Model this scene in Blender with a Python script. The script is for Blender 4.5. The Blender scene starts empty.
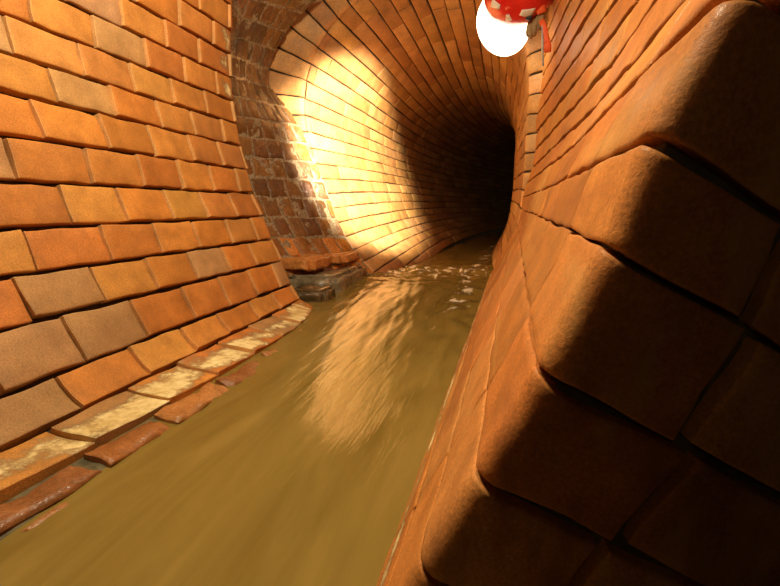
import bpy, bmesh, math, random
import numpy as np
from mathutils import Vector, Matrix, noise
random.seed(7)
C = bpy.context.scene.collection
PI = math.pi

# ------------------------------------------------------------------ camera (all measures in metres, Y runs up the sewer)
F = 430.0; H = 0.36
PHI = math.atan(.2047); TH = math.atan(.2907*math.cos(PHI))
fw = np.array([-math.sin(TH)*math.cos(PHI), math.cos(TH)*math.cos(PHI), -math.sin(PHI)])
rt = np.array([math.cos(TH), math.sin(TH), 0.0]); upv = np.cross(rt, fw)
EYE = np.array([0.0, 0.0, H])
def at(x, y, Y):                      # survey helper: the point of the plane at distance Y seen at pixel x, y
    d = fw + (x-390)/F*rt + (293-y)/F*upv
    return EYE + d*Y/d[1]
cam = bpy.data.cameras.new('camera'); camo = bpy.data.objects.new('camera', cam); C.objects.link(camo)
cam.sensor_width = 36; cam.lens = F/780*36; cam.clip_start = .01
camo.matrix_world = Matrix(((rt[0], upv[0], -fw[0], 0), (rt[1], upv[1], -fw[1], 0), (rt[2], upv[2], -fw[2], H), (0, 0, 0, 1)))
bpy.context.scene.camera = camo

# ------------------------------------------------------------------ materials
def new_mat(name):
    m = bpy.data.materials.new(name); m.use_nodes = True
    nt = m.node_tree; return m, nt, nt.nodes['Principled BSDF']
def nd(nt, typ, **kw):
    n = nt.nodes.new(typ)
    for k, v in kw.items():
        if k in n.inputs: n.inputs[k].default_value = v
        else: setattr(n, k, v)
    return n
def ramp(nt, a, b, ca=(0,0,0,1), cb=(1,1,1,1)):
    r = nt.nodes.new('ShaderNodeValToRGB'); e = r.color_ramp.elements
    e[0].position = a; e[1].position = b; e[0].color = ca; e[1].color = cb; return r
def mix(nt, fac, a, b, blend='MIX'):
    n = nt.nodes.new('ShaderNodeMix'); n.data_type = 'RGBA'; n.blend_type = blend
    for sock, v in ((n.inputs[0], fac), (n.inputs[6], a), (n.inputs[7], b)):
        if isinstance(v, bpy.types.NodeSocket): nt.links.new(v, sock)
        else: sock.default_value = v
    return n.outputs[2]

def brick_mat(name, rough=(.55, .85), spec=.35, bump=.25, grain=260, mottle=18, coat=0.0, streak=None, stain=(.16,.07,.03,1), stain_amt=.35, dist=.004):
    m, nt, b = new_mat(name); L = nt.links.new
    at_ = nt.nodes.new('ShaderNodeAttribute'); at_.attribute_name = 'tint'
    tc = nt.nodes.new('ShaderNodeTexCoord'); vec = tc.outputs['Object']
    n1 = nd(nt, 'ShaderNodeTexNoise', Scale=float(mottle), Detail=6.0, Roughness=.6); L(vec, n1.inputs['Vector'])
    n2 = nd(nt, 'ShaderNodeTexNoise', Scale=float(grain), Detail=3.0, Roughness=.7); L(vec, n2.inputs['Vector'])
    col = mix(nt, 1.0, at_.outputs['Color'], ramp_out(nt, n1.outputs[0], .3, .7, (.74,.72,.70,1), (1.15,1.15,1.12,1)), 'MULTIPLY')
    col = mix(nt, 1.0, col, ramp_out(nt, n2.outputs[0], .3, .7, (.70,.70,.70,1), (1.3,1.3,1.3,1)), 'MULTIPLY')
    if streak:
        mp = nt.nodes.new('ShaderNodeMapping'); mp.inputs['Scale'].default_value = streak; L(vec, mp.inputs['Vector'])
        n4 = nd(nt, 'ShaderNodeTexNoise', Scale=1.0, Detail=5.0, Roughness=.6); L(mp.outputs[0], n4.inputs['Vector'])
        r4 = ramp(nt, .52, .66, (0,0,0,1), (.5,.5,.5,1)); L(n4.outputs[0], r4.inputs[0])
        col = mix(nt, r4.outputs[0], col, (.60,.33,.10,1))
        r5 = ramp(nt, .34, .45, (.55,.55,.55,1), (0,0,0,1)); L(n4.outputs[0], r5.inputs[0])
        col = mix(nt, r5.outputs[0], col, (.30,.10,.03,1))
    n5 = nd(nt, 'ShaderNodeTexNoise', Scale=5.5, Detail=7.0, Roughness=.62); L(vec, n5.inputs['Vector'])
    r6 = ramp(nt, .54, .72, (0,0,0,1), (stain_amt,)*3+(1,)); L(n5.outputs[0], r6.inputs[0])
    col = mix(nt, r6.outputs[0], col, stain)
    # mineral crusts and the painted wet-edge highlight where the attribute's alpha asks for it
    n3 = nd(nt, 'ShaderNodeTexNoise', Scale=17.0, Detail=9.0, Roughness=.75); L(vec, n3.inputs['Vector'])
    ad = nd(nt, 'ShaderNodeMath', operation='MULTIPLY_ADD'); L(at_.outputs['Alpha'], ad.inputs[0]); ad.inputs[1].default_value = .62
    L(n3.outputs[0], ad.inputs[2])
    rc = ramp(nt, .86, 1.16); L(ad.outputs[0], rc.inputs[0])
    crc = mix(nt, ramp_out(nt, n3.outputs[0], .35, .65, (0,0,0,1), (1,1,1,1)), (.46,.30,.09,1), (.92,.80,.42,1))
    rd = ramp(nt, .78, .9, (0,0,0,1), (.75,.75,.75,1)); L(ad.outputs[0], rd.inputs[0])
    col = mix(nt, rd.outputs[0], col, (.17,.12,.06,1))
    col = mix(nt, rc.outputs[0], col, crc)
    L(col, b.inputs['Base Color'])
    rr = nt.nodes.new('ShaderNodeMapRange'); L(n1.outputs[0], rr.inputs[0]); rr.inputs[1].default_value=.3; rr.inputs[2].default_value=.7
    rr.inputs[3].default_value = rough[0]; rr.inputs[4].default_value = rough[1]; L(rr.outputs[0], b.inputs['Roughness'])
    b.inputs['Specular IOR Level'].default_value = spec; b.inputs['Coat Weight'].default_value = coat; b.inputs['Coat Roughness'].default_value = .12
    bp = nt.nodes.new('ShaderNodeBump'); bp.inputs['Strength'].default_value = bump; bp.inputs['Distance'].default_value = dist
    sm = nd(nt, 'ShaderNodeMath', operation='MULTIPLY_ADD'); L(n2.outputs[0], sm.inputs[0]); sm.inputs[1].default_value = .35; L(n1.outputs[0], sm.inputs[2])
    L(sm.outputs[0], bp.inputs['Height']); L(bp.outputs[0], b.inputs['Normal'])
    if coat: L(bp.outputs[0], b.inputs['Coat Normal'])
    return m
def ramp_out(nt, sock, a, b, ca, cb):
    r = ramp(nt, a, b, ca, cb); nt.links.new(sock, r.inputs[0]); return r.outputs[0]
def noisy(name, c1, c2, scale=30, rough=.7, bump=.3, dist=.004, spec=.4, metal=0.0, coat=0.0):
    m, nt, b = new_mat(name); L = nt.links.new
    tc = nt.nodes.new('ShaderNodeTexCoord')
    n = nd(nt, 'ShaderNodeTexNoise', Scale=float(scale), Detail=7.0, Roughness=.62); L(tc.outputs['Object'], n.inputs['Vector'])
    L(ramp_out(nt, n.outputs[0], .32, .68, c1+(1,), c2+(1,)), b.inputs['Base Color'])
    b.inputs['Roughness'].default_value = rough; b.inputs['Specular IOR Level'].default_value = spec; b.inputs['Metallic'].default_value = metal
    b.inputs['Coat Weight'].default_value = coat; b.inputs['Coat Roughness'].default_value = .1
    bp = nt.nodes.new('ShaderNodeBump'); bp.inputs['Strength'].default_value = bump; bp.inputs['Distance'].default_value = dist
    L(n.outputs[0], bp.inputs['Height']); L(bp.outputs[0], b.inputs['Normal'])
    return m

M_left = brick_mat('dry_brick', rough=(.6,.85), grain=420, bump=.35, dist=.003, stain_amt=.3)
M_nose = brick_mat('worn_brick', coat=.08, spec=.22, rough=(.5,.8), grain=380, bump=.35, streak=(30,2.2,9), stain_amt=.3, dist=.003)
M_wet = brick_mat('wet_brick', rough=(.08,.3), grain=110, bump=1.0, mottle=34, coat=.7, dist=.008, stain=(.05,.03,.012,1), stain_amt=.6)
M_toe = brick_mat('waterline_brick', rough=(.25,.55), grain=200, bump=.7, mottle=26, coat=.4, dist=.006, stain=(.05,.035,.015,1), stain_amt=.8)
M_tun = brick_mat('tunnel_brick', rough=(.5,.8), grain=200, bump=.4, mottle=14, stain=(.12,.06,.025,1), stain_amt=.55)
M_mortar = noisy('mortar', (.018,.011,.006), (.06,.036,.018), 40, .9)
M_mortar_green = noisy('damp_mortar', (.06,.05,.022), (.20,.16,.08), 45, .75, bump=.8)
M_mortar_pale = noisy('silted_mortar', (.09,.055,.025), (.50,.40,.25), 90, .22, bump=1.0, dist=.008, coat=1.0)

# ------------------------------------------------------------------ brickwork
def pick(pal):
    c = random.choice(pal); k = random.uniform(.88, 1.12)
    return (c[0]*k, c[1]*k*random.uniform(.95,1.05), c[2]*k*random.uniform(.9,1.1))
def brickwork(name, S, a0, a1, rows, blen, pal, mats, sign=1, gap=.006, gapb=.07, depth=.012, n=(8,5), amp=.0015, jit=.0012,
              tilt=(0,0), edge=.004, off=None, crust_glint=None, skip=None, back_n=60, wob=.03, nfreq=18.0, var=.12, len_fn=None, tintf=None, tiltj=.0015, point=None):
    """One mesh: every brick a raised, rounded, uneven block laid on the surface S(along, course); mortar behind."""
    V = []; Fc = []; Mi = []; T = []
    pale = lambda t, u, w: t if (point is None or u < 1-w) else tuple(.35*c+.65*p_ for c, p_ in zip(t, point))  # point: paler tint painting light onto each brick's camera-side end
    eps = 1e-3
    def normals(A, B):
        da = S(A+eps, B)-S(A-eps, B); db = S(A, B+eps)-S(A, B-eps)
        nn = np.cross(da, db)*sign
        return nn/np.maximum(np.linalg.norm(nn, axis=-1, keepdims=True), 1e-12)
    r0, r1 = rows
    for r in range(r0, r1):
        o = (off(r) if off else (r % 2)*.5)*blen
        a = a0 - blen + (o % blen)
        while a < a1:
            l = blen*random.uniform(1-var, 1+var) if len_fn is None else len_fn(r, a)
            s, e = max(a, a0), min(a+l, a1)
            a += l
            if e-s < .012: continue
            if skip and skip((s+e)/2, r+.5): continue
            nx, ny = n
            ta = np.concatenate([[0, .5*edge/(e-s)], np.linspace(edge/(e-s)*1.5, 1-edge/(e-s)*1.5, nx), [1-.5*edge/(e-s), 1]])
            hb = max(np.linalg.norm(S(np.array((s+e)/2), np.array(r+1.0))-S(np.array((s+e)/2), np.array(float(r)))), .01)
            eb = edge/hb
            tb = np.concatenate([[0, .5*eb], np.linspace(eb*1.5, 1-eb*1.5, ny), [1-.5*eb, 1]])
            TA, TB = np.meshgrid(ta, tb, indexing='ij')
            gs, ge = (gap(s), gap(e)) if callable(gap) else (gap*random.uniform(.7, 1.4),)*2
            A = s+gs/2 + TA*(e-s-gs/2-ge/2)
            if callable(gapb):
                G = gapb(A, r, TB); B = r+G/2 + TB*(1-G)
            else:
                gb0, gb1 = gapb*random.uniform(.3,.7), gapb*random.uniform(.3,.7)
                B = r+gb0 + TB*(1-gb0-gb1)
            seed = random.random()*100
            # wandering joints
            wa = np.array([[noise.noise((x*14, y*2.0, seed)) for x, y in zip(ra, rb)] for ra, rb in zip(A, B)])
            A = A + wa*wob*.06*(np.abs(TA-.5)*2)**2
            B = B + np.array([[noise.noise((x*16, seed, y*2)) for x, y in zip(ra, rb)] for ra, rb in zip(A, B)])*wob*(np.abs(TB-.5)*2)**2
            P = S(A, B); N = normals(A, B)
            rnd = np.minimum(np.minimum(TA, 1-TA)*(e-s)/edge, np.minimum(TB, 1-TB)/eb)
            rnd = np.clip(rnd/1.5, 0, 1); h = -(1-rnd)**2*edge*.9
            nz = np.array([[noise.fractal(Vector(p)*nfreq+Vector((seed,0,0)), 1.0, 2.0, 4) for p in row] for row in P])
            h = h + nz*amp*2 + random.uniform(-jit, jit) + (tilt[0]+random.uniform(-tiltj,tiltj))*(TA-.5) + (tilt[1]+random.uniform(-tiltj,tiltj))*(TB-.5)
            Q = P + N*h[..., None]
            base = len(V); na, nb = Q.shape[:2]
            t = pick(pal)
            if tintf: t = tintf(t, (s+e)/2, r)
            for i in range(na):
                for j in range(nb):
                    V.append(tuple(Q[i,j])); T.append(pale(t, TA[i,j], edge*.4/(e-s))+((crust_glint(A[i,j], B[i,j]) if crust_glint else 0.0),))
            for i in range(na-1):
                for j in range(nb-1):
                    q = (base+i*nb+j, base+(i+1)*nb+j, base+(i+1)*nb+j+1, base+i*nb+j+1)
                    Fc.append(q if sign > 0 else q[::-1]); Mi.append(0)
            ring = [(i,0) for i in range(na)]+[(na-1,j) for j in range(1,nb)]+[(i,nb-1) for i in range(na-2,-1,-1)]+[(0,j) for j in range(nb-2,0,-1)]
            b2 = len(V)
            for (i,j) in ring:
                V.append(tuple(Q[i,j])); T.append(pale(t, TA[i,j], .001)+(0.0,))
            for (i,j) in ring:
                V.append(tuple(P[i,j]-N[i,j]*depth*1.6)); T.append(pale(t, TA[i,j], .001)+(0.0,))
            m = len(ring)
            for k in range(m):
                k2 = (k+1) % m
                q = (b2+k, b2+m+k, b2+m+k2, b2+k2)
                Fc.append(q if sign > 0 else q[::-1]); Mi.append(0)
    # mortar bed
    na = back_n; nb = (r1-r0)*4+1
    A, B = np.meshgrid(np.linspace(a0, a1, na), np.linspace(r0, r1, nb), indexing='ij')
    P = S(A, B); N = normals(A, B); base = len(V)
    for i in range(na):
        for j in range(nb):
            p = P[i,j]-N[i,j]*depth
            p = p + N[i,j]*noise.noise(Vector(p)*60)*.0015
            V.append(tuple(p)); T.append((.05,.03,.02,0.0))
    for i in range(na-1):
        for j in range(nb-1):
            if skip and skip((A[i,j]+A[i+1,j])/2, (B[i,j]+B[i,j+1])/2): continue
            q = (base+i*nb+j, base+(i+1)*nb+j, base+(i+1)*nb+j+1, base+i*nb+j+1)
            Fc.append(q if sign > 0 else q[::-1]); Mi.append(1)
    me = bpy.data.meshes.new(name); me.from_pydata(V, [], Fc)
    ca = me.color_attributes.new('tint', 'FLOAT_COLOR', 'POINT')
    ca.data.foreach_set('color', np.array(T, dtype=np.float32).ravel())
    me.polygons.foreach_set('material_index', Mi); me.polygons.foreach_set('use_smooth', [True]*len(Fc))
    for mm in mats: me.materials.append(mm)
    me.update()
    o = bpy.data.objects.new(name, me); C.objects.link(o); return o
def curve(pts, ks=None):
    """Smooth interpolation through rows of numbers (Catmull-Rom in the row index)."""
    P = np.array(pts, float); n_ = len(P); ks = np.arange(n_, dtype=float) if ks is None else np.array(ks, float)
    Tn = np.gradient(P, ks, axis=0)
    def f(t):
        t = np.asarray(t, float); tc = np.clip(t, ks[0], ks[-1])
        i = np.clip(np.searchsorted(ks, tc, side='right')-1, 0, n_-2); h = ks[i+1]-ks[i]; x = (tc-ks[i])/h
        x_, h_ = x[..., None], h[..., None]
        r = (2*x_**3-3*x_**2+1)*P[i]+(x_**3-2*x_**2+x_)*h_*Tn[i]+(-2*x_**3+3*x_**2)*P[i+1]+(x_**3-x_**2)*h_*Tn[i+1]
        return r + Tn[i]*np.where(x_>=1, (t-tc)[..., None], 0) + Tn[0]*np.where(t<ks[0], t-ks[0], 0)[..., None]
    return f
def structure(o, label, cat):
    o['kind'] = 'structure'; o['label'] = label; o['category'] = cat; return o

OR = [(.52,.200,.038),(.55,.220,.045),(.48,.175,.033),(.52,.215,.047),(.50,.185,.036),(.42,.225,.085),(.43,.24,.10),(.54,.25,.055)]
DK = [(.17,.07,.018),(.21,.09,.022),(.13,.055,.015),(.25,.11,.03),(.11,.05,.014)]
TN2 = [(.44,.23,.085),(.40,.20,.07),(.47,.26,.10),(.36,.17,.06)]
DK2 = [(.30,.12,.035),(.38,.16,.045),(.24,.09,.03),(.42,.18,.05)]
TN = [(.60,.33,.13),(.55,.29,.11),(.63,.36,.15),(.50,.25,.09)]
RD = [(.50,.185,.042),(.53,.205,.048),(.46,.165,.036),(.54,.225,.055)]

# ------------------------------------------------------------------ left wall: eleven sloping courses, then up to the vault
YE = 1.42
k_ = YE/1.5
#          X      z     lean   rise   (at the wall's far end; lean and rise per metre towards the camera)
Lrows = [(-.640,-.110, .175, .020), (-.668,-.042, .158, .045), (-.700,-.002, .125, .018), (-.735, .026, .060, .000)]
for (x, z, s_) in [(-.811,.063,.035),(-.846,.153,.02),(-.883,.235,.02),(-.915,.318,.03),(-.953,.405,.04),(-.973,.491,.045),(-.993,.576,.036),
                   (-1.004,.656,.02),(-1.011,.734,.013),(-1.012,.812,.012),(-1.010,.890,.012),(-1.002,.968,.012),(-.992,1.046,.012),(-.980,1.124,.012),(-.965,1.202,.012),(-.945,1.28,.012)]:
    Lrows.append((x*k_, H+(z-H)*k_, s_, 0))
Lf = curve(Lrows)
def S_left(a, b):                 # a = metres from the far end towards the camera
    a = np.asarray(a, float); b = np.asarray(b, float); p = Lf(b)
    k = np.clip((b-2.3)/.7, 0, 1); x = p[...,0]+p[...,2]*(k*a+(1-k)*(1-np.exp(-a/.22)))
    endr = np.clip((.05-a)/.05, 0, 1)**2*.03
    return np.stack([x-endr, YE-a+0*x, p[...,1]+a*p[...,3]], -1)
def crust_left(a, b):
    w = math.exp(-((b-2.42-.35*noise.noise((a*5,0,3)))/.50)**2)
    w2 = .9*math.exp(-((a-.07)/.06)**2)*max(0, noise.noise((a*9,b*1.3,5))+.35) if b > 8 else 0
    return max(w*(0.9+.5*noise.noise((a*4,7,1)))*min(1, a/.12), w2)
def crust_toe(a, b):
    return .62*max(0, noise.noise((a*9,b*2,8))+.25)
def tint_left(t, a, r):
    if r <= 1: return (t[0]*.62, t[1]*.55, t[2]*.55)
    return t
END_LIGHT = (.72,.42,.17)  # light caught on the brick ends, painted in as a pale tint
NL = len(Lrows)-1
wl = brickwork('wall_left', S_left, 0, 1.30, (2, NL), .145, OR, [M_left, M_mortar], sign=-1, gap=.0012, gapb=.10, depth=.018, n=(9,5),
               amp=.0010, tilt=(.0075,-.002), edge=.0022, off=lambda r: (.32 if r % 2 else .82), crust_glint=crust_left, wob=.045, var=.07, tintf=tint_left, back_n=40, point=END_LIGHT)
structure(wl, 'left sewer wall of large orange bricks with a crusted bottom course', 'wall')
tw = brickwork('trim_2', S_left, 0, 1.30, (0, 2), .17, DK2, [M_toe, M_mortar_green], sign=-1, gap=.008, gapb=.15, depth=.012, n=(10,5),
               amp=.004, jit=.003, tilt=(.006,-.002), edge=.006, off=lambda r: random.random(), wob=.16, var=.35, back_n=60, crust_glint=crust_toe, nfreq=24)
structure(tw, 'broken wet brick edge and green mortar along the left waterline', 'brick edge')

# ------------------------------------------------------------------ right wall with the near nose
Rp = [(-.149,-.05),(-.128,-.01),(-.106,.05),(-.078,.108),(-.046,.148),(-.015,.190),(.019,.266),(.047,.339),(.062,.393),(.090,.458),(.125,.525),(.150,.600),(.168,.675),(.180,.75),
      (.187,.825),(.190,.90),(.190,.975),(.188,1.05),(.184,1.125),(.176,1.2),(.165,1.275)]
Rp = [(-.152,-.09),(-.116,-.02),(-.084,.045),(-.051,.112)]+Rp[5:]
Rf = curve(Rp); RC = .014
def S_right(a, b):                # a<0 up the sewer, a>0 round the nose and off to the right, courses dipping
    a = np.asarray(a, float); b = np.asarray(b, float); p = Rf(b)
    yc = .255
    arc = RC*PI/2
    al = np.minimum(a, 0); th = np.clip(a/RC, 0, PI/2); ar = np.maximum(a-arc, 0)
    hx = RC*(1-np.cos(th)) + ar*.97; hy = -RC*np.sin(th) + ar*.33
    # the wall wanders a little towards its far end
    f = np.clip((-al-.6)/1.4, 0, 1)
    x = p[...,0] - RC*.12 + hx + f*(-.12)*np.clip((p[...,1]-.28)/.45, 0, 1)
    z = p[...,1] - hx*.56
    return np.stack([x, yc+RC*.55 - al + hy, z], -1)
def wet_glint_right(a, b):
    return .75*math.exp(-((b-1.55-.25*noise.noise((a*3,1,1)))/.16)**2) if a < -.05 else 0.0  # highlight of the wet edge at the waterline, painted in crust colour
def gapb_right(A, r, TB):
    k = np.clip(A/.03, 0, 1); hi = 1 if r >= 8 else (.45 if r == 7 else 0)
    nz = np.array([[noise.noise((a*9, r*3.1+(1 if t > .5 else 0), 2)) for a, t in zip(ra, rt_)] for ra, rt_ in zip(A, TB)])
    return np.clip(.035*(1-k)+.085*k + hi*.13*(1-k) + nz*(.03+.16*hi), .012, .4)
def len_right(r, a): return .16 if a < -.3 else .125
def tint_right(t, a, r): return t
wr = brickwork('wall_right', S_right, -1.95, .62, (0, len(Rp)-1), .23, RD, [M_nose, M_mortar_green], sign=1, gap=lambda a: .009 if a > -.02 else .0016, gapb=gapb_right, depth=.011, n=(34,12),
               amp=.0006, tilt=(.0,-.0003), edge=.0018, off=lambda r: ((1.95+.095+[.012,0,-.006,.004][r%4]) % .23)/.23, wob=.06, nfreq=22, back_n=200, var=.0, jit=.0008, tiltj=.0015, len_fn=lambda r, a: .23, crust_glint=wet_glint_right)
structure(wr, 'right sewer wall ending in a dark rounded brick nose near the camera', 'wall')

# ------------------------------------------------------------------ splayed wet wall between left wall and tunnel mouth
yl = [-30+20.5*i for i in range(16)]           # courses 20 px apart where the wall starts
Aa, Ab = [], []
edge_pts = curve([(352, -40), (318, 0), (295, 21), (279, 45), (271, 64), (269, 80), (277, 97), (291, 112), (302, 130), (311, 150), (327, 190), (345, 235), (362, 260), (384, 282)], [-40, 0, 21, 45, 64, 80, 97, 112, 130, 150, 190, 235, 260, 282])
for y in yl:
    yr = y + .33*60*(240-y)/215
    xl = 222 if y < 130 else 222+(y-130)**2/400
    e_ = edge_pts(np.array(yr))
    Yr = 2.02 if yr < 90 else 2.02+min((yr-90)/50, 1)*.10
    Aa.append(at(min(xl, 300), y, 1.56)); Ab.append(at(float(e_[0]), yr, Yr))
fa, fb = curve(Aa[::-1]), curve(Ab[::-1])
NA = len(yl)-1
def S_alc(a, b):
    a = np.asarray(a, float)[..., None]; t = a/.62
    return fa(b)*(1-t) + fb(b)*t
def tint_alc(t, a, r):
    if r < 2: return (t[0]*2.4, t[1]*2.2, t[2]*1.6)
    return t
wa = brickwork('wall_alcove', S_alc, 0, .62, (0, NA), .075, DK, [M_wet, M_mortar_pale], sign=1, len_fn=lambda r, a: random.uniform(.8,1.2)*(.10 if r < 8 else .07), gap=.007, gapb=.10, depth=.003, n=(5,4), amp=.0035, jit=.002,
               edge=.004, off=lambda r: random.random(), wob=.06, var=.22, tintf=tint_alc, tiltj=.003)
structure(wa, 'small dark wet bricks of the splayed wall left of the tunnel mouth', 'wall')

# ------------------------------------------------------------------ tunnel: ring of voussoirs and the lining behind it
YM = 2.15
Mp = [(-.60,-.12),(-.678,-.004),(-.785,.10),(-.861,.203),(-.925,.33),(-.975,.46),(-1.02,.59),(-1.052,.72),(-1.066,.83),(-1.060,.94),(-1.025,1.05),(-.963,1.15),(-.872,1.24),(-.75,1.32),(-.612,1.378),
      (-.48,1.41),(-.36,1.415),(-.24,1.385),(-.14,1.31),(-.06,1.20),(-.008,1.08),(.020,.96),(.030,.84),(.028,.72),(.028,.60),(.028,.46),(.022,.33),(.005,.21),(-.02,.10),(-.06,0),(-.12,-.12)]
Mp = np.array(Mp); seg = np.concatenate([[0], np.cumsum(np.linalg.norm(np.diff(Mp, axis=0), axis=1))])
NT = int(round(seg[-1]/.082))
Mf = curve(Mp, seg/seg[-1]*NT)
MC = np.array([-.50, .62]); SC = np.array([-.04, .60])
RW = .17; RB = .035
def S_tun(a, b):                  # a<0: ring face going outwards, a>0: lining going in
    a = np.asarray(a, float); b = np.asarray(b, float); p = Mf(b)
    d = p-MC; d = d/np.maximum(np.linalg.norm(d, axis=-1, keepdims=True), 1e-9)
    # outwards normal of the profile
    e = 1e-2; tg = Mf(b+e)-Mf(b-e); tg = tg/np.linalg.norm(tg, axis=-1, keepdims=True); nr = np.stack([-tg[...,1], tg[...,0]], -1)
    nr = np.where(np.sum(nr*d, -1, keepdims=True) < 0, -nr, nr)
    arc = RB*PI/2
    th = np.clip((a+arc)/RB, 0, PI/2); out = np.maximum(-(a+arc), 0); inn = np.maximum(a, 0)
    r = RB*(1-np.sin(th)) + out*.93
    y = YM + RB*(1-np.cos(th)) - RB - out*.50 + inn
    sh = 1-.20*(1-np.exp(-inn/.55))                               # the bell mouth draws in
    q = SC + (p-SC)*sh[..., None] + nr*r[..., None]
    bend = .035*np.maximum(inn-.8, 0)**2
    x = q[...,0] - .035*inn + bend
    zz = q[...,1]*np.where(q[...,1]>0, 1, 1)
    return np.stack([x, y, zz], -1)
tl = brickwork('wall_tunnel', S_tun, .0, 7.5, (0, NT), .30, TN2, [M_tun, M_mortar], sign=1, gap=.0006, gapb=.09, depth=.008, n=(4,2), amp=.0025, edge=.004, wob=.05, back_n=70, off=lambda r: random.random())
structure(tl, 'round brick tunnel lining running away into the dark', 'wall')
rg = brickwork('trim_1', S_tun, -RW-RB*PI/2, .0, (0, NT), RW+RB*PI/2+.001, TN, [M_tun, M_mortar], sign=1, gap=.003, gapb=.09, depth=.008, n=(10,3), amp=.002, edge=.004, wob=.05, back_n=16, var=0, off=lambda r: 0)
structure(rg, 'ring of radiating bricks around the tunnel mouth', 'arch ring')

# ------------------------------------------------------------------ vault overhead with the shaft opening the caver leans from
SH = (-.16, .50, 1.62, 2.22)
def S_vault(a, b):
    a = np.asarray(a, float); b = np.asarray(b, float); t = b/16*PI
    x = -.37 - .58*np.cos(t) + 0*a; z = 1.22 + .62*np.sin(t) + 0*a
    return np.stack([x, 2.15-a+0*x, z], -1)
def skip_v(a, b):
    p = S_vault(np.array(a), np.array(b)); return SH[0] < p[0] < SH[1] and SH[2] < p[1] < SH[3]
vt = brickwork('ceiling', S_vault, .34, 2.3, (0, 16), .22, OR, [M_left, M_mortar], sign=-1, n=(3,2), skip=skip_v, back_n=60)
structure(vt, 'brick vault overhead', 'ceiling')

# ------------------------------------------------------------------ helpers for made objects
def mesh_obj(name, bm, mat, parent=None, smooth=True):
    me = bpy.data.meshes.new(name); bm.to_mesh(me); bm.free()
    if smooth:
        for p in me.polygons: p.use_smooth = True
    me.materials.append(mat); o = bpy.data.objects.new(name, me); C.objects.link(o)
    if parent: o.parent = parent
    return o
def rock(name, lo, hi, mat, seed, amp=.02, squash=None):
    bm = bmesh.new(); bmesh.ops.create_cube(bm, size=1)
    bmesh.ops.bevel(bm, geom=bm.edges[:], offset=.1, segments=2, affect='EDGES')
    bmesh.ops.subdivide_edges(bm, edges=bm.edges[:], cuts=4, use_grid_fill=True)
    lo, hi = np.array(lo), np.array(hi)
    for v in bm.verts:
        p = (np.array(v.co)+.5)*(hi-lo)+lo
        if squash: p = np.array(squash(p))
        n_ = noise.noise_vector(Vector(p)*9+Vector((seed,0,0)))*amp + noise.noise_vector(Vector(p)*28+Vector((seed,3,0)))*amp*.35
        v.co = Vector(p)+n_
    return mesh_obj(name, bm, mat)
def tag(o, label, cat, group=None, kind=None):
    o['label'] = label; o['category'] = cat
    if group: o['group'] = group
    if kind: o['kind'] = kind
    return o

M_slab = noisy('wet_slab', (.10,.075,.04), (.36,.28,.17), 22, .22, bump=.6, dist=.01, coat=.8)
M_dark = noisy('wet_dark_stone', (.035,.026,.012), (.16,.10,.04), 30, .2, bump=.8, dist=.01, coat=.8)
def sl(p):                                    # the slab narrows towards the tunnel mouth
    return (p[0] - .04*(p[1]-1.5), p[1], p[2]-.02*(p[1]-1.5))
tag(rock('stone_ledge', (-.93,1.585,-.05), (-.685,2.10,.072), M_slab, 4, .012, sl), 'wet grey stone ledge at the water between left wall and tunnel mouth', 'ledge')
tag(rock('corner_stone', (-.83,1.44,-.06), (-.665,1.56,.045), M_dark, 9, .012), 'dark wet lump of stone at the far foot of the left brick wall', 'stone')
for i,(x0,x1,y0,y1,z0,z1) in enumerate([(-1.0,-.80,1.62,1.85,.083,.135),(-.98,-.765,1.88,2.12,.08,.128)]):
    o = rock('footing_brick', (x0,y0,z0), (x1,y1,z1), M_wet, 20+i, .008)
    ca = o.data.color_attributes.new('tint','FLOAT_COLOR','POINT'); ca.data.foreach_set('color', np.tile(np.array([.62,.24,.06,0],dtype=np.float32), len(o.data.vertices)))
    tag(o, ['wet orange brick lying on the grey ledge beside the left wall','wet orange brick lying on the grey ledge beside the bright tunnel edge'][i], 'brick', 'wet bricks on the ledge')
# broken brick pieces along the left waterline
M_chip = noisy('broken_brick', (.12,.05,.02), (.42,.17,.05), 24, .45, bump=.8, dist=.006, coat=.3)

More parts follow.
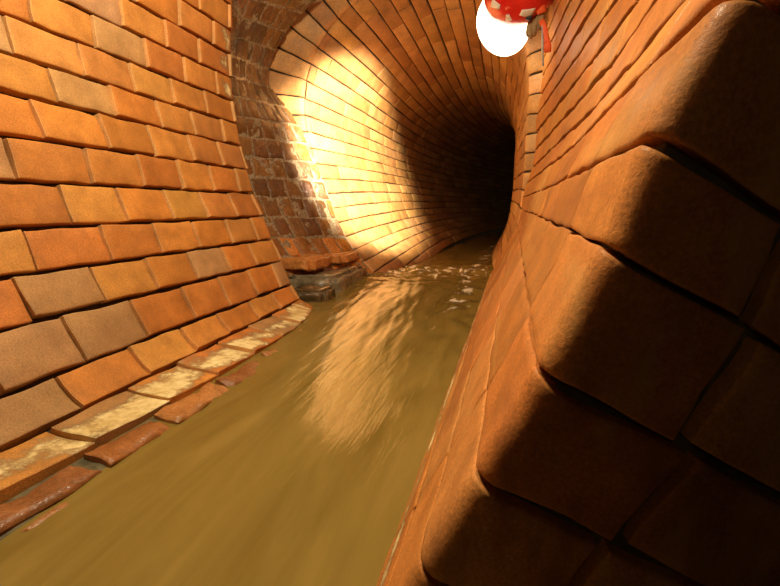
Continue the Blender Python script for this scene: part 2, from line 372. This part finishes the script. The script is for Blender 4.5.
# ------------------------------------------------------------------ water
def water():
    xs = np.linspace(-1.0, .05, 150); ys = np.concatenate([np.linspace(.02, 2.6, 330), np.linspace(2.62, 8.5, 60)])
    V = []; Fc = []; FO = []
    for y in ys:
        for x in xs:
            rough_ = min(1, max(0, (y-.45)/.9))
            z = .0075*noise.noise((x*4.0+y*.6, y*1.3, 1.0))*(.3+.7*rough_)
            z += .0042*noise.noise((x*12+y*2.0, y*3.0, 4.0))*(.12+.88*rough_)
            z += .0022*noise.noise((x*30+y*3.0, y*6, 9.0))*rough_
            z += .0012*noise.noise((x*55+y*9, y*6, 2.0))*(.2+.8*rough_)
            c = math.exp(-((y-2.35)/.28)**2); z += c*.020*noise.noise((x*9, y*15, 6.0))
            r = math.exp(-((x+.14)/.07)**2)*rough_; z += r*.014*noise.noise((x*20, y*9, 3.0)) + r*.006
            FO.append(min(1, max(c*1.45*(x < -.12), .98*math.exp(-((x+.19)/.08)**2)*max(0, min(1, (y-1.0)/.5)))))  # foam mixed with painted sparkle of lamp light off the ripples
            V.append((x + .05*max(0,y-3)**2*.6, y, z))
    nx = len(xs)
    for j in range(len(ys)-1):
        for i in range(nx-1):
            Fc.append((j*nx+i, j*nx+i+1, (j+1)*nx+i+1, (j+1)*nx+i))
    me = bpy.data.meshes.new('stream_water'); me.from_pydata(V, [], Fc)
    for p in me.polygons: p.use_smooth = True
    fa_ = me.attributes.new('foam_sparkle', 'FLOAT', 'POINT'); fa_.data.foreach_set('value', np.array(FO, dtype=np.float32))
    m, nt, b = new_mat('murky_water'); L = nt.links.new
    tc = nt.nodes.new('ShaderNodeTexCoord'); mp = nt.nodes.new('ShaderNodeMapping'); mp.inputs['Scale'].default_value = (14,2.2,1); mp.inputs['Rotation'].default_value = (0,0,.12)
    L(tc.outputs['Object'], mp.inputs[0]); n_ = nd(nt, 'ShaderNodeTexNoise', Scale=1.0, Detail=5.0, Roughness=.55, Distortion=.8); L(mp.outputs[0], n_.inputs['Vector'])
    wc = ramp_out(nt, n_.outputs[0], .35, .72, (.175,.118,.024,1), (.265,.182,.045,1))
    fo = nt.nodes.new('ShaderNodeAttribute'); fo.attribute_name = 'foam_sparkle'
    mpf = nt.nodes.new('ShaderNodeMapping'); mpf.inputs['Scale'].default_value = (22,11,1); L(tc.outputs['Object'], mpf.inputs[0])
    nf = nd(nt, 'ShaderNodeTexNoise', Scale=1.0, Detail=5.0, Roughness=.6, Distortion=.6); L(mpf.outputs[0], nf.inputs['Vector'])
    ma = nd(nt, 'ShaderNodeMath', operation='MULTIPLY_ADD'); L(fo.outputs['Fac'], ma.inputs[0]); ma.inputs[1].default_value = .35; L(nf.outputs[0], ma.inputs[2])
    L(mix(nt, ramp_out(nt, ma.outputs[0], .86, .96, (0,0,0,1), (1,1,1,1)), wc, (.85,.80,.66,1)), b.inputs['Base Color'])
    b.inputs['Roughness'].default_value = .06; b.inputs['IOR'].default_value = 1.33; b.inputs['Specular IOR Level'].default_value = .5
    mp2 = nt.nodes.new('ShaderNodeMapping'); mp2.inputs['Scale'].default_value = (60,9,1); mp2.inputs['Rotation'].default_value = (0,0,.1); L(tc.outputs['Object'], mp2.inputs[0])
    n2 = nd(nt, 'ShaderNodeTexNoise', Scale=1.0, Detail=4.0, Roughness=.5, Distortion=.4); L(mp2.outputs[0], n2.inputs['Vector'])
    bp = nt.nodes.new('ShaderNodeBump'); bp.inputs['Strength'].default_value = .30; bp.inputs['Distance'].default_value = .004
    L(n2.outputs[0], bp.inputs['Height']); L(bp.outputs[0], b.inputs['Normal'])
    me.materials.append(m); o = bpy.data.objects.new('stream_water', me); C.objects.link(o)
    return tag(o, 'murky ochre water flowing down the brick channel', 'water', kind='stuff')
water()

# ------------------------------------------------------------------ the caver leaning in at the tunnel mouth
M_red = noisy('red_shell', (.62,.012,.010), (.75,.03,.02), 20, .3, bump=.05, coat=.4)
M_white = noisy('white_patch', (.75,.70,.60), (.88,.84,.75), 40, .5, bump=.1)
M_black = noisy('black_strap', (.012,.012,.014), (.04,.04,.045), 60, .6)
M_orange = noisy('orange_webbing', (.75,.09,.02), (.85,.14,.04), 90, .6)
M_glove = noisy('muddy_glove', (.20,.12,.05), (.36,.24,.11), 60, .75, bump=.5)
M_suit = noisy('dark_oversuit', (.03,.028,.03), (.09,.06,.045), 30, .7)
M_skin = noisy('skin', (.45,.24,.14), (.52,.29,.18), 40, .5, bump=.05)
M_grey = noisy('grey_cord', (.25,.24,.24), (.5,.48,.46), 80, .5)
m, nt, b = new_mat('lamp_glass'); b.inputs['Emission Color'].default_value = (1,.86,.60,1); b.inputs['Emission Strength'].default_value = 6; b.inputs['Base Color'].default_value = (1,.95,.85,1); M_lamp = m

def skin_obj(name, chains, mat, parent, root=0, sub=2):
    """chains: list of [(point, radius)...]; first point of later chains may be an index into the vertices."""
    V = []; E = []; R = []
    for ch in chains:
        prev = None
        for it in ch:
            if isinstance(it, int): prev = it; continue
            V.append(tuple(it[0])); R.append(it[1]); i = len(V)-1
            if prev is not None: E.append((prev, i))
            prev = i
    me = bpy.data.meshes.new(name); me.from_pydata(V, E, [])
    o = bpy.data.objects.new(name, me); C.objects.link(o)
    md = o.modifiers.new('skin', 'SKIN'); md.use_smooth_shade = True
    sv = me.skin_vertices[0].data if me.skin_vertices else None
    if sv is None:
        bpy.context.view_layer.objects.active = o
        me.attributes  # layer is made by the modifier
    for i, r in enumerate(R):
        me.skin_vertices[0].data[i].radius = (r, r); me.skin_vertices[0].data[i].use_root = (i == root)
    s = o.modifiers.new('subsurf', 'SUBSURF'); s.levels = sub; s.render_levels = sub
    me.materials.append(mat)
    if parent: o.parent = parent
    return o
def tube(name, pts, rad, mat, parent, flat=1.0, n_=10):
    pts = [Vector(p) for p in pts]; bm = bmesh.new(); rings = []
    for i, p in enumerate(pts):
        t = (pts[min(i+1,len(pts)-1)]-pts[max(i-1,0)]).normalized()
        s = t.cross(Vector((0,1,0)));  s = s.normalized() if s.length > 1e-4 else Vector((1,0,0))
        w = t.cross(s).normalized()
        rings.append([bm.verts.new(p+s*math.cos(2*PI*k/n_)*rad+w*math.sin(2*PI*k/n_)*rad*flat) for k in range(n_)])
    for a, b_ in zip(rings, rings[1:]):
        for k in range(n_): bm.faces.new((a[k], a[(k+1)%n_], b_[(k+1)%n_], b_[k]))
    bm.faces.new(rings[0][::-1]); bm.faces.new(rings[-1])
    bmesh.ops.recalc_face_normals(bm, faces=bm.faces[:])
    return mesh_obj(name, bm, mat, parent)

YP = 1.93
def frame(axis, ref=(0,0,1)):
    z = Vector(axis).normalized(); x = Vector(ref).cross(z).normalized(); y = z.cross(x)
    return Matrix((x, y, z)).transposed()
hc = Vector(at(518, -8, YP-.05))                                  # middle of the helmet
ax = Vector((-.30, -.62, -.72)).normalized()                  # crown of the head points down at the water and the camera
Rm = frame(ax, (-1, .3, 0))
person = bpy.data.objects.new('person', None); C.objects.link(person); person.location = (0,0,0)
tag(person, 'person in a red helmet with a blazing white headlamp leaning into the tunnel mouth', 'person')
# body: pelvis up in the shaft, trunk, neck and head hanging forward, arms and legs
hd = hc - ax*.03
neck = hd - ax*.17 + Vector((.02,.03,.03)); chest = neck + Vector((.07,.05,.20)); belly = chest + Vector((.03,-.02,.22)); pel = belly + Vector((.02,-.03,.2))
shR = chest + Vector((.15,-.02,-.02)); shL = chest + Vector((-.17,.02,-.02))
hand = Vector(at(537, 17, YP-.05))
elR = Vector((hand.x+.09, hand.y+.12, hand.z+.27)); wrR = hand + Vector((.015,.03,.055))
elL = shL + Vector((.02,-.10,.20)); wrL = elL + Vector((.12,-.12,.16))
hipA = pel + Vector((.10,0,.05)); hipB = pel + Vector((-.10,0,.05))
chains = [[(pel,.13),(belly,.125),(chest,.14),(neck,.06),(hd-ax*.05,.075),(hd+ax*.03,.085)],
          [2,(shR,.065),(elR,.045),(wrR,.032)], [2,(shL,.065),(elL,.045),(wrL,.032),(wrL+Vector((.05,-.05,.06)),.035)],
          [0,(hipA,.09),(hipA+Vector((.05,-.22,.28)),.065),(hipA+Vector((.05,.02,.60)),.045),(hipA+Vector((.05,-.10,.66)),.04)],
          [0,(hipB,.09),(hipB+Vector((-.03,-.22,.28)),.065),(hipB+Vector((-.03,.02,.60)),.045),(hipB+Vector((-.03,-.10,.66)),.04)]]
skin_obj('body', chains, M_suit, person)
# face, turned down towards the lamp
faced = (Rm @ Vector((0,1,0)))
lampd = (Vector(at(503, 24, YP-.04))-hc).normalized()
bm = bmesh.new(); bmesh.ops.create_uvsphere(bm, u_segments=24, v_segments=16, radius=1)
fl = (lampd - ax*lampd.dot(ax)).normalized(); fs = ax.cross(fl).normalized()
for v in bm.verts:
    c = v.co.copy(); nose = math.exp(-((c.x)/.16)**2-((c.z+.05)/.22)**2)*.22*(c.y>0); eye = (math.exp(-((abs(c.x)-.33)/.14)**2-((c.z-.12)/.1)**2))*.08*(c.y>0)
    mouth = math.exp(-(c.x/.25)**2-((c.z+.42)/.07)**2)*.05*(c.y>0)
    k = 1+nose-eye-mouth
    v.co = hd - ax*.035 + fs*c.x*.072*k + fl*c.y*.092*k + ax*c.z*.105
mesh_obj('face', bm, M_skin, person)
# helmet: dome, rim, ridges, white patches, headlamp, chin strap
def dome_pt(th, ph, r=.118):
    return hc + Rm @ Vector((math.sin(th)*math.cos(ph)*r*.95, math.sin(th)*math.sin(ph)*r*1.1, math.cos(th)*r*.92))
bm = bmesh.new(); rings = []
for i in range(17):
    th = i/16*PI*.56; rr = .118*(1+ (.10*max(0,(i-14))/2))
    rings.append([bm.verts.new(dome_pt(max(th,.001), 2*PI*k/48, rr*(1+.018*max(0,math.cos(3*2*PI*k/48))**6*math.sin(min(th*1.6,PI))))) for k in range(48)])
for a, b_ in zip(rings, rings[1:]):
    for k in range(48): bm.faces.new((a[k], b_[k], b_[(k+1)%48], a[(k+1)%48]))
bmesh.ops.remove_doubles(bm, verts=bm.verts[:], dist=1e-4); bmesh.ops.recalc_face_normals(bm, faces=bm.faces[:])
helmet = mesh_obj('helmet', bm, M_red, person)
sd = helmet.modifiers.new('solid', 'SOLIDIFY'); sd.thickness = .004; sd.offset = -1
def patch(th0, th1, ph0, ph1):
    bm = bmesh.new(); g = [[bm.verts.new(dome_pt(th0+(th1-th0)*i/5, ph0+(ph1-ph0)*j/5, .1215)) for j in range(6)] for i in range(6)]
    for i in range(5):
        for j in range(5): bm.faces.new((g[i][j], g[i+1][j], g[i+1][j+1], g[i][j+1]))
    bmesh.ops.recalc_face_normals(bm, faces=bm.faces[:])
    o = mesh_obj('reflective_patch', bm, M_white, helmet); o['label'] = 'white reflective patch'
    s_ = o.modifiers.new('solid','SOLIDIFY'); s_.thickness = .002; return o
def dome_angles(px, py):              # nearest direction on the dome to a surveyed point
    q = Rm.transposed() @ (Vector(at(px, py, YP-.09))-hc); return math.acos(max(-1,min(1,q.normalized().z))), math.atan2(q.y, q.x)
for px, py, w in ((523,8,.20),(509,16,.12),(505,0,.16)):
    t_, p_ = dome_angles(px, py); s_ = max(math.sin(t_), .3)
    patch(t_-w, t_+w, p_-w*.6/s_, p_+w*.6/s_)
lp = Vector(at(503, 24, YP+.06)); ld = Vector((-.55,-.35,-.45)).normalized()
LR = .122
lm = frame(ld, (0,0,1))
bm = bmesh.new(); bmesh.ops.create_uvsphere(bm, u_segments=32, v_segments=20, radius=LR)
for v in bm.verts: v.co = lp + lm @ Vector((v.co.x, v.co.y, v.co.z*.75))
lens = mesh_obj('headlamp', bm, M_lamp, person); lens['label'] = 'glowing white headlamp'
bm = bmesh.new(); prof = [(.02,-.12),(.04,-.115),(.06,-.105),(.085,-.07),(.10,-.06),(.10,-.05)]
rings = [[bm.verts.new(lp + lm @ Vector((r*math.cos(2*PI*k/32), r*math.sin(2*PI*k/32), z))) for k in range(32)] for r, z in prof]
for a, b_ in zip(rings, rings[1:]):
    for k in range(32): bm.faces.new((a[k], a[(k+1)%32], b_[(k+1)%32], b_[k]))
bm.faces.new(rings[0][::-1]); mesh_obj('lamp_housing', bm, M_black, lens)
# gloved hand: palm, four fingers and a thumb hooked over a brick edge
hp = hand
fing = []
fd = Vector((-.25,-.35,-.9)).normalized(); sidev = Vector((.75,-.6,.0)).normalized(); inw = Vector((.15,.9,-.2))
ch = [[(wrR,.030),(hp+Vector((0,0,.02)),.034),(hp,.034)]]
skin_obj('glove', ch, M_glove, person)
glove = person.children[-1] if person.children else None
for i, (ln, k) in enumerate(((.036,-1.5),(.042,-.5),(.040,.5),(.031,1.5))):
    r0 = hp + sidev*k*.0155; p1 = r0+fd*ln*.9+Vector((0,-.006,0)); p2 = p1+(fd+inw*.6).normalized()*ln*.6; p3 = p2+(fd*.2+inw).normalized()*ln*.5
    skin_obj('finger', [[(r0,.012),(p1,.0105),(p2,.0095),(p3,.008)]], M_glove, glove)
r0 = hp + sidev*-.022+Vector((0,0,.02)); skin_obj('thumb', [[(r0,.013),(r0+Vector((-.03,-.01,-.012)),.011),(r0+Vector((-.045,.0,-.035)),.009)]], M_glove, glove)
# straps
A_ = lambda x, y, d=0: Vector(at(x, y, YP-.09-d))
tube('chin_strap', [A_(538,-2,.0),A_(534,6,.0),A_(530.5,13),A_(528,20)], .010, M_black, helmet, .3)
tube('harness_strap', [A_(537,-4),A_(540,5),A_(542,13)], .016, M_orange, person, .35)['label'] = 'orange webbing strap'
tube('harness_strap', [A_(541,20),A_(544,26),A_(545.5,33),A_(547,40),A_(547.5,44)], .010, M_orange, person, .4)['label'] = 'orange webbing strap'
tube('strap_tab', [A_(547.2,42),A_(547.5,45),A_(547.6,52)], .013, M_orange, person, .6)['label'] = 'orange strap end'
tube('cord', [A_(542,24),A_(542.6,36),A_(542.4,50),A_(543.2,66)], .0035, M_grey, person)['label'] = 'thin grey cord'

# ------------------------------------------------------------------ light: the caver's headlamp and the hand lamp held over the camera, plus an added fill
def spot(name, loc, tgt, power, col, size, blend, rad):
    l = bpy.data.lights.new(name, 'SPOT'); l.energy = power; l.color = col; l.spot_size = math.radians(size); l.spot_blend = blend; l.shadow_soft_size = rad
    o = bpy.data.objects.new(name, l); C.objects.link(o); o.location = loc
    o.rotation_euler = (Vector(tgt)-Vector(loc)).to_track_quat('-Z','Y').to_euler(); return o
spot('headlamp_beam', lp + ld*.13, (-.99,2.54,.60), 480, (1,.84,.56), 69, .5, .04)
spot('hand_lamp', (-.34,.50,1.18), (-.60,1.0,.3), 58, (1,.84,.56), 160, .5, .10)
l = bpy.data.lights.new('nose_fill', 'POINT'); l.energy = .17; l.color = (1,.72,.45); l.shadow_soft_size = .03  # added fill for the nose's dark face; no lamp stands here
o = bpy.data.objects.new('nose_fill', l); C.objects.link(o); o.location = (-.04,-.16,.50)
w = bpy.data.worlds.new('world'); bpy.context.scene.world = w; w.use_nodes = True
w.node_tree.nodes['Background'].inputs[0].default_value = (0.02,.012,.006,1); w.node_tree.nodes['Background'].inputs[1].default_value = .3
vs = bpy.context.scene.view_settings
vs.view_transform = 'Standard'; vs.look = 'None'; vs.exposure = 0; vs.gamma = 1; vs.use_curve_mapping = False
